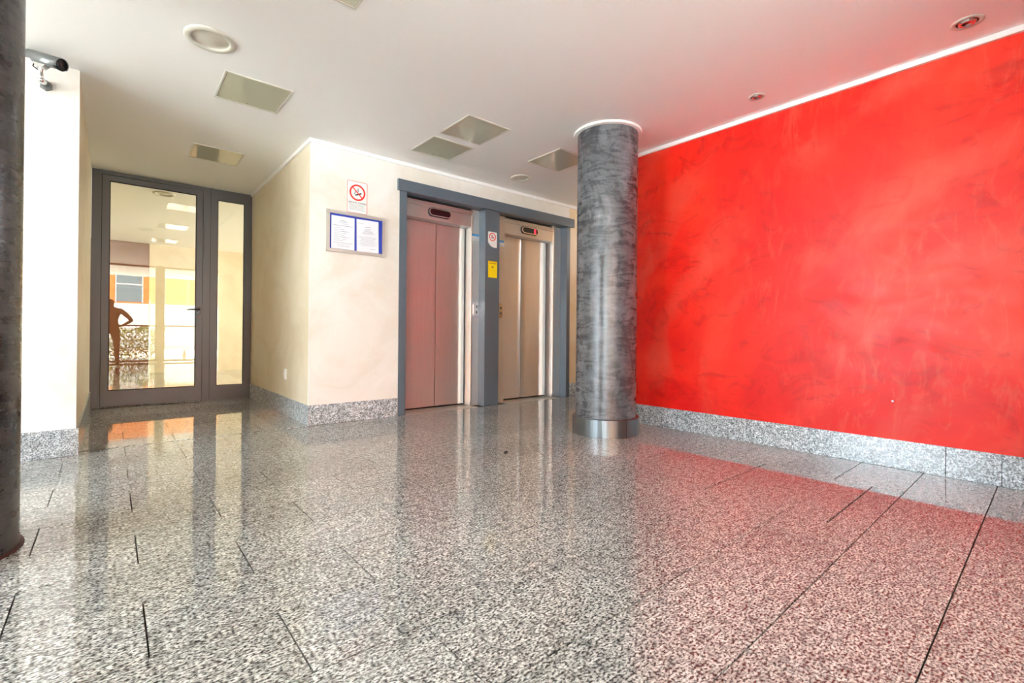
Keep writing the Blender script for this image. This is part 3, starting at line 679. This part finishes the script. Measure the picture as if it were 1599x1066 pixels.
# orange building opposite
bd = empty('building', (3, -24, -0.16), 'orange-clad building with blue windows across the street, mirrored in the glass door', 'building')
M['orange'] = plain('orange_cladding', (0.85, 0.24, 0.05, 1), 0.6); M['bwin'] = plain('blue_window_glass', (0.10, 0.22, 0.28, 1), 0.15)
M['bwhite'] = plain('white_render', (0.75, 0.76, 0.78, 1), 0.7)
obj('wall', box(-30, 30, -8, 0, 2.75, 14), M['orange'], bd)
obj('ground_floor', box(-30, 30, -7.8, 0.05, 0.02, 2.75), M['bwhite'], bd)
obj('louvre', boxes([(-30, 30, 0.05, 0.12, 0.5+0.24*k, 0.66+0.24*k) for k in range(8)]), M['white_trim'], bd)
for bx0, bw in ((-2.75, 1.25), (-8, 1.25), (6.5, 1.25)):
    wfr = obj('window', boxes([(bx0, bx0+bw, -0.02, 0.03, 2.85, 4.67)]), M['bwin'], bd)
    obj('glazing_bar', boxes([(bx0-0.06, bx0, -0.02, 0.06, 2.8, 4.72), (bx0+bw, bx0+bw+0.06, -0.02, 0.06, 2.8, 4.72), (bx0, bx0+bw, -0.02, 0.06, 3.9, 3.98)]), M['bwhite'], wfr)
obj('joint', boxes([(-0.35, -0.3, 0, 0.02, 2.8, 14), (0.9, 0.96, 0, 0.02, 2.8, 14)]), M['print'], bd)
# hedge
M['leaf'] = stucco('hedge_leaves', (0.16, 0.22, 0.04, 1), (0.32, 0.36, 0.07, 1), (0.10, 0.12, 0.03, 1), 0.6)
random.seed(3)
bm = bmesh.new()
for i in range(5200):
    x = random.uniform(-3.0, 1.5); z = random.uniform(-0.12, 1.0+0.08*math.sin(x*9)); y = -6.9+random.uniform(-0.28, 0.28)
    s_ = random.uniform(0.03, 0.06); u_ = Vector((random.gauss(0, 1), random.gauss(0, 1), random.gauss(0, 1))).normalized(); v_ = u_.orthogonal().normalized()
    c_ = Vector((x, y, z)); bm.faces.new([bm.verts.new(c_+u_*s_), bm.verts.new(c_+v_*s_*0.5), bm.verts.new(c_-u_*s_), bm.verts.new(c_-v_*s_*0.5)])
hd = tag(obj('hedge', bm, M['leaf']), 'clipped green hedge outside the entrance, mirrored in the glass door', 'hedge', kind='stuff')
bm = bmesh.new(); lathe(bm, [(0.15, 0), (0.15, 0.02), (0.10, 0.02), (0.02, 0.36), (0, 0.36)], (0, 0, 0), 20)
tag(obj('traffic_cone', bm, plain('cone_orange', (0.85, 0.10, 0.03, 1), 0.5), None, (2.05, -6.6, -0.16)), 'small orange traffic cone outside, mirrored in the glass door', 'cone')
bm = bmesh.new(); cyl(bm, (0, 0, 0), (0, 0, 2.1), 0.025, seg=12)
tag(obj('pole', bm, M['white_trim'], None, (1.02, -6.3, -0.16)), 'thin white pole outside the entrance, mirrored in the glass door', 'pole')

# photographer, visible as a mirrored silhouette in the glass door
M['cloth'] = plain('brown_clothes', (0.09, 0.035, 0.02, 1), 0.8)
def person(x, y, rot):
    J = {'pel': (0, 0, .93), 'sp': (0, 0, 1.15), 'ch': (0, 0, 1.32), 'nk': (0, .01, 1.46), 'hd': (0, .02, 1.56), 'hd2': (0, .02, 1.68),
         'hl': (.10, 0, .88), 'kl': (.12, .02, .48), 'al': (.13, -.02, .08), 'tl': (.14, .12, .04), 'hr': (-.10, 0, .88), 'kr': (-.12, .02, .48), 'ar': (-.13, -.02, .08), 'tr': (-.14, .12, .04),
         'sl': (.19, 0, 1.38), 'el': (.36, -.06, 1.14), 'wl': (.19, .07, .99), 'sr': (-.19, 0, 1.38), 'er': (-.36, -.06, 1.14), 'wr': (-.19, .07, .99)}
    Rr = {'pel': .15, 'sp': .13, 'ch': .15, 'nk': .055, 'hd': .085, 'hd2': .075, 'hl': .10, 'kl': .062, 'al': .045, 'tl': .04, 'hr': .10, 'kr': .062, 'ar': .045, 'tr': .04,
          'sl': .07, 'el': .045, 'wl': .032, 'sr': .07, 'er': .045, 'wr': .032}
    E_ = [('pel', 'sp'), ('sp', 'ch'), ('ch', 'nk'), ('nk', 'hd'), ('hd', 'hd2'), ('pel', 'hl'), ('hl', 'kl'), ('kl', 'al'), ('al', 'tl'), ('pel', 'hr'), ('hr', 'kr'), ('kr', 'ar'), ('ar', 'tr'),
          ('ch', 'sl'), ('sl', 'el'), ('el', 'wl'), ('ch', 'sr'), ('sr', 'er'), ('er', 'wr')]
    k = list(J); me = bpy.data.meshes.new('person'); me.from_pydata([J[a] for a in k], [(k.index(a), k.index(b)) for a, b in E_], [])
    o = bpy.data.objects.new('person', me); C.objects.link(o); o.location = (x, y, 0); o.rotation_euler = (0, 0, rot)
    md = o.modifiers.new('skin', 'SKIN'); sv = me.skin_vertices[0].data
    for i, a in enumerate(k): sv[i].radius = (Rr[a], Rr[a]*0.85); sv[i].use_root = (a == 'pel')
    o.modifiers.new('sub', 'SUBSURF').levels = 2; o.modifiers['sub'].render_levels = 2
    dg = bpy.context.evaluated_depsgraph_get(); m2 = bpy.data.meshes.new_from_object(o.evaluated_get(dg))
    o.modifiers.clear(); o.data = m2; m2.materials.append(M['cloth'])
    for p in m2.polygons: p.use_smooth = True
    return o
ph = person(-0.03, -1.35, 0); ph.scale = (1.25, 1.25, 1)
tag(ph, 'photographer standing with hands on hips, mirrored in the glass door', 'person')

print('tiles', ntile[0])
